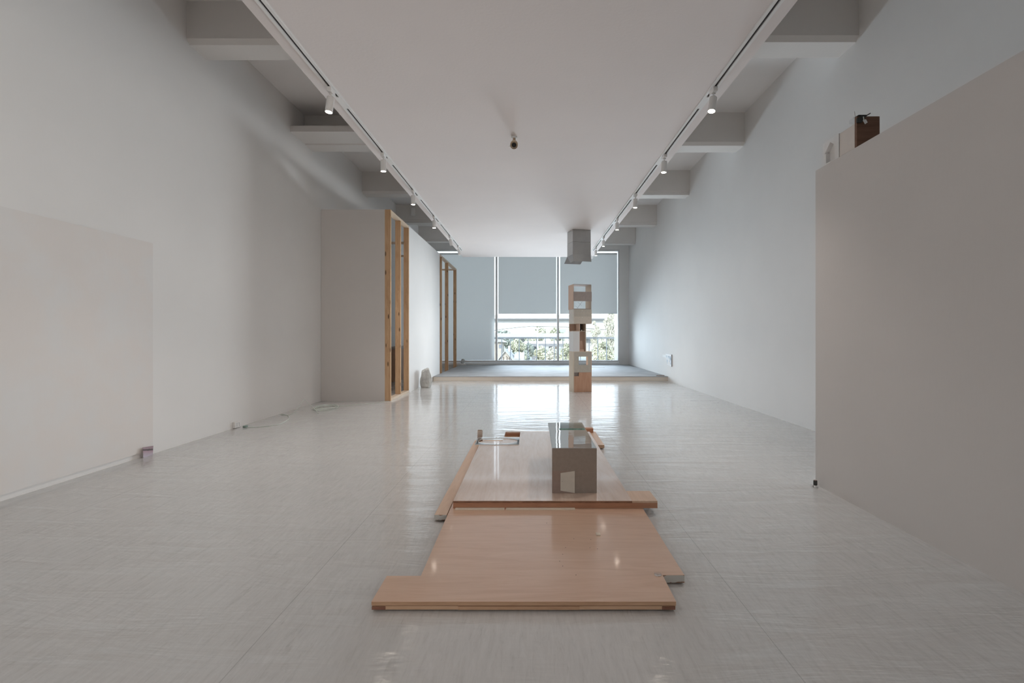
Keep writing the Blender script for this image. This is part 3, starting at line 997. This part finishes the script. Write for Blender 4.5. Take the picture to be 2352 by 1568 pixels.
obj('cable_tail', tube(BM(), smooth_path(onfloor([(772, 932), (790, 931.5), (830, 928), (865, 925), (884, 921.5), (893, 920.8)]), 6), r * .8, 8), M['cable'], cab, True)
px_, py_ = fl(563.5, 981.5)
obj('cable_plug', bx(px_ - .018, px_ + .018, py_ - .03, py_ + .03, .001, .024), M['plug'], cab, bevel=.005)

# collage on the bare wall
yy = 11.81
wc = thing('wall_collage', 'small cut out grey picture mounted low on the bare wall beside the platform', 'picture', (XR(12.1) - .004, 11.81, .385))
poly = [(0, .0), (.37, .03), (.40, .14), (.48, .15), (.50, .30), (0, .295)]
obj('picture_plate', prism_x(BM(), poly, -.018, -.002), M['print'], wc)
obj('white_border', prism_x(BM(), [(.0, .0), (.37, .03), (.375, .06), (.0, .05)], -.0195, -.0182), M['whiteg'], wc)
obj('white_border', prism_x(BM(), [(.0, .25), (.49, .255), (.50, .30), (.0, .295)], -.0195, -.0182), M['whiteg'], wc)
obj('side_tab', prism_x(BM(), [(.503, .20), (.80, .205), (.80, .262), (.503, .262)], -.012, -.003), M['whiteg'], wc)
obj('shadow_edge', bx(-.018, -.001, -.0022, -.0003, 0, .295), M['shade'], wc)

# stone by the enclosure and rock on the platform


def stone_mesh(rx_, ry_, rz_, seed, facets, sub=4):
    b = BM()
    bmesh.ops.create_icosphere(b, subdivisions=sub, radius=1)
    rnd = random.Random(seed)
    planes = [(Vector((rnd.gauss(0, 1), rnd.gauss(0, 1), rnd.gauss(0, .8))).normalized(), rnd.uniform(.62, .9)) for _ in range(facets)]
    planes += [(Vector((.15, -1, .1)).normalized(), .72), (Vector((1, -.2, .1)).normalized(), .70), (Vector((0, 0, -1)), .93), (Vector((-.9, -.3, .3)).normalized(), .80)]
    off = Vector((seed * 3.1, 0, 0))
    for v in b.verts:
        p = v.co.copy()
        # squarer silhouette
        for ax in range(3):
            p[ax] = math.copysign(abs(p[ax]) ** .75, p[ax])
        for nn, dd in planes:
            e = p.dot(nn) - dd
            if e > 0:
                p -= nn * e * .85
        p += p.normalized() * (.07 * noise.noise(p * 2.1 + off) + .06 * noise.noise(p * 5 + off) + .025 * noise.noise(p * 13 + off))
        v.co = Vector((p.x * rx_, p.y * ry_, p.z * rz_))
    lo = min(v.co.z for v in b.verts)
    cut = lo + rz_ * .16
    for v in b.verts:
        v.co.z = max(v.co.z, cut) - cut
    return b


stx, sty = fl(977, 890.5)
s_ = tag(obj('stone', stone_mesh(.150, .115, .262, 5, 9), M['stone'], None, False), 'rough grey upright stone on the floor beside the stud enclosure', 'stone')
s_.location = (stx + .005, sty + .07, 0)
s_.rotation_euler.z = R(-12)
kb = tag(obj('pale_block', bx(-2.435, -2.255, 16.78, 16.92, PLAT_Z + .0005, PLAT_Z + .058), M['white']), 'small pale block under the round rock on the platform', 'block')
rk = tag(obj('round_rock', stone_mesh(.082, .07, .088, 11, 5, 3), M['rock'], None, True), 'small round grey rock on a pale block on the platform', 'rock')
rk.location = (-2.35, 16.84, PLAT_Z + .059)
tag(obj('floor_vent', bx(1.62, 2.385, 15.52, 15.80, PLAT_Z + .0005, PLAT_Z + .006), M['shade']), 'narrow grey metal strip on the platform behind the tower', 'metal strip')
wsx, wsy = X(1517, 12.3), 12.32
sl = tag(obj('wood_sliver', hexa(BM(), [(wsx - .10, wsy, PLAT_Z + .0006), (wsx + .10, wsy - .02, PLAT_Z + .0006), (wsx + .10, wsy + .05, PLAT_Z + .0006), (wsx - .05, wsy + .06, PLAT_Z + .0006)],
                                 [(wsx - .10, wsy, PLAT_Z + .02), (wsx + .10, wsy - .02, PLAT_Z + .026), (wsx + .10, wsy + .05, PLAT_Z + .02), (wsx - .05, wsy + .06, PLAT_Z + .016)]), M['mdf_d']),
     'flat wood scrap at the end of the platform edge', 'wood scrap')

# ------------------------------------------------------------------ outside
GZ = -7.0
M['ground'] = plain('ground_grey', (.20, .21, .18), .9, var=.15, scale=.05)
M['conc'] = plain('concrete_out', (.32, .32, .32), .8, var=.06, scale=.4)
M['conc_d'] = plain('concrete_dark', (.15, .155, .165), .8, var=.08, scale=.4)
M['conc_w'] = plain('concrete_white', (.46, .455, .445), .8, var=.04, scale=.3)
M['tree1'] = plain('leaf_green', (.40, .405, .30), .8, var=.35, scale=.9)
M['tree2'] = plain('leaf_dark', (.27, .30, .26), .8, var=.35, scale=.9)
M['tree3'] = plain('leaf_pale', (.47, .46, .385), .8, var=.3, scale=1.1)
M['bark'] = plain('bark', (.12, .10, .08), .9)
M['rail'] = plain('railing_grey', (.55, .57, .59), .6, .1, var=.03)
M['roof'] = plain('roof_tile', (.27, .27, .26), .8, var=.1, scale=3)
M['house'] = plain('house_wall', (.30, .275, .24), .8, var=.06)
M['sign'] = plain('sign_green', (.26, .50, .39), .6, var=.05)
M['pole'] = plain('pole_white', (.5, .5, .5), .6)
M['winout'] = plain('dark_pane', (.14, .16, .19), .3)

struct('ground', bx(-160, 200, 19, 420, GZ - .3, GZ), M['ground'], 'distant ground below the window')
struct('balcony_floor', bx(XL, 4.2, YB + .201, 18.6, -.05, .10), M['conc'], 'narrow balcony floor outside the window')
struct('balcony_wall', bx(X(1411, 18.5), X(1411, 18.5) + .25, YB + .21, 18.5, .101, 4.6), M['white'], 'white side wall of the balcony')
rl = thing('balcony_railing', 'pale grey metal balcony railing with upright bars outside the window', 'railing', (0, 18.4, .1))
zr = Z(775.8, 18.4) - .1
obj('top_rail', bx(XL - .2, X(1410.5, 18.4), -.03, .03, zr - .032, zr + .032), M['rail'], rl)
obj('bottom_rail', bx(XL - .2, X(1410.5, 18.4), -.02, .02, .08, .11), M['rail'], rl)
for k in range(-6, 13):
    x = X(1152.5 + 20.06 * k, 18.4)
    obj('baluster', bx(x - .016, x + .016, -.016, .016, 0, zr - .033), M['rail'], rl)

D = 140
ov = thing('highway_overpass', 'white concrete highway bridge crossing high in the window view', 'bridge', (0, D, GZ))
pts = [(-60, -6), (X(1060, D), Z(772, D)), (X(1145, D), Z(756, D)), (X(1185, D), Z(751.5, D)), (X(1220, D), Z(748.3, D)), (X(1300, D), Z(750, D)), (X(1420, D), Z(758, D)), (X(1480, D), Z(772, D)), (90, -6),
       (90, Z(733.5, D)), (-60, Z(733.5, D))]
pts = [(a, c - GZ) for a, c in pts]
obj('girder', prism_y(BM(), pts[::-1], 1.2, 10), M['conc_w'], ov)
obj('deck', bx(-60, 90, 0, 11, Z(733.5, D) - GZ, Z(731.5, D) - GZ), M['conc_d'], ov)  # dark face: shadow below the overhang put into its colour
obj('parapet', bx(-60, 90, 0, .4, Z(731.4, D) - GZ, Z(723.5, D) - GZ), M['conc'], ov)
obj('kerb_line', bx(-60, 90, -.06, -.005, Z(731.2, D) - GZ, Z(729.6, D) - GZ), M['conc_w'], ov)
D = 190
vi = thing('road_viaduct', 'grey road viaduct passing below the white bridge', 'bridge', (0, D, GZ))
obj('parapet', bx(-80, 110, 0, .5, Z(775, D) - GZ, Z(765, D) - GZ), M['conc'], vi)
obj('deck', bx(-80, 110, .5, 12, Z(777, D) - GZ, Z(772, D) - GZ), M['conc_w'], vi)
for xx in (-30, -5, 22):
    obj('pier', bx(xx, xx + 2.5, 3, 8, 0, Z(777.2, D) - GZ), M['conc'], vi)
zt = Z(772, D) + .05
tr = thing('white_truck', 'white box truck driving on the viaduct', 'truck', (X(1200, 194), 194, zt))
obj('cargo_box', bx(-2.2, 3.0, -1, 1.3, .9, 3.35), M['conc_w'], tr)
obj('truck_cab', hexa(BM(), [(-4.0, -1, .7), (-2.3, -1, .7), (-2.3, 1.3, .7), (-4.0, 1.3, .7)], [(-3.5, -1, 2.8), (-2.3, -1, 2.8), (-2.3, 1.3, 2.8), (-3.5, 1.3, 2.8)]), M['conc_w'], tr)
obj('chassis', bx(-3.8, 3.0, -.9, 1.2, .45, .68), M['dark'], tr)
for xx in (-3.0, .6, 1.9):
    obj('wheel', lathe(BM(), [(0, -.15), (.45, -.15), (.45, .15), (0, .15)], 16, (0, 1, 0), (xx, -.85, .451)), M['dark'], tr)
D = 150.5
sg = thing('road_sign', 'green road sign on posts beyond the bridge', 'road sign', (X(1299, 205), 205, GZ))
obj('sign_board', bx(-2.3, 2.3, 0, .15, Z(763, 205) - GZ, Z(754.5, 205) - GZ), M['sign'], sg)
obj('sign_field', bx(.2, 1.9, -.05, -.005, Z(761.5, 205) - GZ, Z(757, 205) - GZ), M['pole'], sg)
obj('sign_post', bx(-1.8, -1.6, .16, .3, 0, Z(756, 205) - GZ), M['pole'], sg)
obj('sign_post', bx(1.6, 1.8, .16, .3, 0, Z(756, 205) - GZ), M['pole'], sg)
D = 90
rd = thing('ramp_road', 'low grey ramp road beyond the trees', 'bridge', (0, D, GZ))
obj('road_deck', bx(X(1205, D), X(1330, D), 0, 8, Z(789, D) - GZ, Z(784, D) - GZ), M['conc_w'], rd)
obj('road_side', bx(X(1215, D), X(1330, D), -.3, -.01, Z(795.5, D) - GZ, Z(789, D) - GZ), M['conc_d'], rd)
for px in (1222, 1262, 1300):
    obj('pier', bx(X(px, D), X(px, D) + .8, 1, 3, 0, Z(789.2, D) - GZ), M['conc_d'], rd)
D = 70
lp = thing('street_lamp', 'white street lamp with two arms rising between the trees', 'street lamp', (X(1235, D), D, GZ))
zt = Z(755, D) - GZ
obj('lamp_post', tube(BM(), [(0, 0, 0), (0, 0, zt)], [.13, .10], 10), M['pole'], lp)
for s in (-1, 1):
    obj('lamp_arm', tube(BM(), smooth_path([(0, 0, zt - .1), (s * .25, 0, zt + .02), (s * .5, 0, zt + .22)]), .075, 8), M['pole'], lp)
    obj('lamp_head', lathe(BM(), [(0, -.05), (.14, -.03), (.12, .05), (0, .07)], 14, None, (s * .55, 0, zt + .22)), M['pole'], lp, True)

D = 42
hs = thing('gabled_house', 'small house with pale gable and light roof below the railing', 'house', (X(1160, D), D, GZ))


def hz(py):
    return Z(py, D) - GZ


gl, gr, ap = X(1142, D) - X(1160, D), X(1179, D) - X(1160, D), hz(804)
eave = hz(826)
obj('house_walls', prism_y(BM(), [(gl + .1, 0), (gr - .1, 0), (gr - .1, eave - .1), (0, ap - .12), (gl + .1, eave - .1)], .15, 7), M['house'], hs)
for s, e in ((-1, gl), (1, gr)):
    k = (ap - eave) / abs(e)
    obj('roof', prism_y(BM(), [(0, ap), (e * 1.5, ap - k * abs(e) * 1.5), (e * 1.5, ap - k * abs(e) * 1.5 - .12), (0, ap - .12)], 0, 7.2), M['roof'], hs)
for x in (-.18, .12, .32):
    obj('timber', tube(BM(), [(x, .13, eave - .3), (x + .06, .13, eave + .2), (x - .02, .13, eave + .42 - abs(x))], .035, 6), M['bark'], hs)
obj('chimney', bx(.13, .33, 3, 3.5, ap - .25, hz(796)), M['conc_w'], hs)
obj('wing', prism_x(BM(), [(2.0, 0), (7, 0), (7, eave + .0), (4.5, hz(813)), (2.0, eave)], gr - .02, X(1203, D) - X(1160, D)), M['roof'], hs)
D = 58
nb = thing('distant_house', 'grey house with curved roof at the edge of the window view', 'house', (X(1147, D), D, GZ))
obj('house_walls', bx(-1.2, .35, 0, 4, 0, Z(784, D) - GZ), M['house'], nb)
obj('roof', prism_y(BM(), [(-1.6, Z(779, D) - GZ), (.1, Z(780, D) - GZ), (.75, Z(786, D) - GZ), (.4, Z(785.5, D) - GZ), (-1.6, Z(784, D) - GZ)], -.3, 4.3), M['roof'], nb)
obj('house_window', bx(-.05, .25, -.05, -.003, Z(799, D) - GZ, Z(791, D) - GZ), M['winout'], nb)


def tree(label, px0, px1, py_top, D, mkey, n, leaf, seed, col=False, lobes=None, py_bot=840):
    rnd = random.Random(seed)
    x0, x1, zt, zb_ = X(px0, D), X(px1, D), Z(py_top, D), Z(py_bot, D)
    cx_, w = (x0 + x1) / 2, (x1 - x0) / 2
    t = thing('tree', label, 'tree', (cx_, D, GZ), 0, 'trees outside the window')
    b = BM()
    L = []
    if col:
        for i in range(lobes or 14):
            f = i / ((lobes or 14) - 1)
            rr = w * (.30 + .70 * math.sin(math.pi * min(1, .25 + f * .70)))
            L.append((Vector((rnd.uniform(-.45, .45) * w, rnd.uniform(-.4, .4) * w, zt - (zt - zb_) * (1 - f) - GZ - w * .35 * f)), rr * rnd.uniform(.55, .85)))
    else:
        for i in range(lobes or 12):
            a, e = rnd.uniform(0, 6.28), rnd.uniform(0, 1)
            L.append((Vector((w * .62 * math.cos(a) * (1 - .45 * e), w * .5 * math.sin(a), (zb_ + (zt - zb_) * (.25 + .55 * e)) - GZ)), w * rnd.uniform(.32, .50)))
        L.append((Vector((0, 0, zt - GZ - w * .42)), w * .42))
    leaf *= .62
    for i in range(int(n * 1.9)):
        c, r_ = rnd.choice(L)
        dvec = Vector((rnd.gauss(0, 1), rnd.gauss(0, 1), rnd.gauss(0, 1))).normalized()
        p = c + dvec * r_ * (rnd.random() ** .25)
        s = leaf * rnd.uniform(.6, 1.3)
        u = Vector((rnd.gauss(0, 1), rnd.gauss(0, 1), rnd.gauss(0, 1))).normalized()
        v = u.orthogonal().normalized()
        if col:
            v = (v * .5 + Vector((rnd.uniform(-.6, .6), 0, -1))).normalized()
            u = v.cross(Vector((rnd.gauss(0, 1), rnd.gauss(0, 1), 0))).normalized() * .4
        b.faces.new([b.verts.new(q) for q in (p - u * s * .5 - v * s, p + u * s * .5 - v * s * .2, p + u * s * .2 + v * s, p - u * s * .5 + v * s * .3)])
    obj('foliage', b, M[mkey], t)
    obj('trunk', tube(BM(), [(0, 0, 0), (rnd.uniform(-.1, .1), 0, (zt - GZ) * .75)], [w * .12, w * .05], 8), M['bark'], t)
    return t


tree('round green tree directly behind the gabled house', 1163, 1214, 778, 62, 'tree1', 3200, .20, 1)
tree('dark blue green tree right of the round green tree, below the railing', 1198, 1230, 787, 66, 'tree2', 1800, .2, 2)
tree('bushy tree under the street lamp', 1224, 1262, 794, 60, 'tree1', 2200, .2, 3)
tree('pale bushy tree beside the central mullion', 1252, 1284, 797, 58, 'tree3', 1800, .2, 4)
tree('green tree between the central mullion and the box tower', 1283, 1318, 788, 56, 'tree1', 2200, .2, 5)
tree('tall pale feathery tree close to the balcony side wall', 1380, 1428, 706, 44, 'tree3', 4200, .22, 6, True, 16, 850)
tree('shorter feathery tree just beside the box tower', 1356, 1383, 737, 50, 'tree3', 2200, .2, 7, True, 12, 850)
tree('low leafy tree at the foot of the tall feathery tree', 1362, 1412, 782, 40, 'tree1', 2400, .18, 8)
for i, (a, b_, c, lab) in enumerate(((1128, 1180, 757, 'dark distant tree under the bridge at the end by the house'), (1216, 1262, 747, 'distant tree under the bridge behind the street lamp'),
                                     (1255, 1300, 749, 'distant tree under the bridge by the central mullion'), (1168, 1222, 755, 'distant tree under the bridge behind the truck'), (1290, 1345, 752, 'distant tree under the bridge near the green sign'),
                                     (1335, 1400, 752, 'distant tree under the bridge behind the feathery trees'))):
    tree(lab, a, b_, c, 235 + 28 * i, 'tree2' if i == 0 else 'tree1', 1000, 1.0, 20 + i, py_bot=800)

# ------------------------------------------------------------------ light
w = bpy.data.worlds.new('World')
sc.world = w
w.use_nodes = True
nt = w.node_tree
bg = nt.nodes['Background']
tc = N(nt, 'ShaderNodeTexCoord')
sx = N(nt, 'ShaderNodeSeparateXYZ')
nt.links.new(tc.outputs['Generated'], sx.inputs[0])
cr = ramp(nt, sx.outputs['Z'], [(.0, (.52, .58, .63)), (.12, (.62, .72, .82)), (.35, (.80, .92, 1.05)), (1, (.58, .78, 1.08))])
nt.links.new(cr, bg.inputs['Color'])
bg.inputs['Strength'].default_value = 4.0

sun = bpy.data.lights.new('sun', 'SUN')
sun.energy = 6
sun.color = (1, .95, .86)
sun.angle = R(.6)
so = bpy.data.objects.new('sun', sun)
COL.objects.link(so)
so.rotation_euler = Vector((.45, .75, -.55)).to_track_quat('-Z', 'Y').to_euler()


def area(name, loc, direction, sx_, sy_, power, color, spread=180):
    l = bpy.data.lights.new(name, 'AREA')
    l.shape = 'RECTANGLE'
    l.size, l.size_y = sx_, sy_
    l.energy = power
    l.color = color
    l.spread = R(spread)
    o = bpy.data.objects.new(name, l)
    COL.objects.link(o)
    o.location = loc
    o.rotation_euler = Vector(direction).to_track_quat('-Z', 'Y').to_euler()
    return o


dl = area('daylight_boost', (1.0, 17.75, 1.0), (0, -1, -.0), 4.3, 1.40, 240, (.70, .855, 1.0), 66)  # added area lights outside the glass, strengthening the sky's daylight
dl.visible_glossy = False
dl = area('daylight_boost', (2.35, 17.76, 1.30), (-.50, -1, .07), 1.3, .7, 78, (.90, .95, 1.0), 75)
dl.visible_glossy = False
area('rear_fill', (2.1, -3.4, 1.9), (-5.7, 5.6, .1), 2.4, 2.4, 35, (1, .92, .84), 80)  # added fill lamp inside the room; the rear wall has no windows

# ------------------------------------------------------------------ camera
cam = bpy.data.cameras.new('camera')
cam.sensor_width = 36
cam.sensor_fit = 'HORIZONTAL'
cam.lens = F / 2352 * 36
cam.shift_x = -(VX - 1176) / 2352
cam.shift_y = (VY - 784) / 2352
cam.clip_end = 1000
co = bpy.data.objects.new('camera', cam)
COL.objects.link(co)
co.location = (0, 0, EYE)
co.rotation_euler = (R(90), 0, 0)
sc.camera = co

sc.view_settings.view_transform = 'Standard'
sc.view_settings.look = 'None'
sc.view_settings.exposure = .05
sc.view_settings.gamma = 1
sc.view_settings.use_curve_mapping = False
sc.cycles.use_denoising = True
sc.cycles.max_bounces = 8
sc.cycles.diffuse_bounces = 5
sc.cycles.use_adaptive_sampling = True
sc.cycles.adaptive_threshold = .03
sc.cycles.transparent_max_bounces = 16
sc.cycles.sample_clamp_indirect = 6
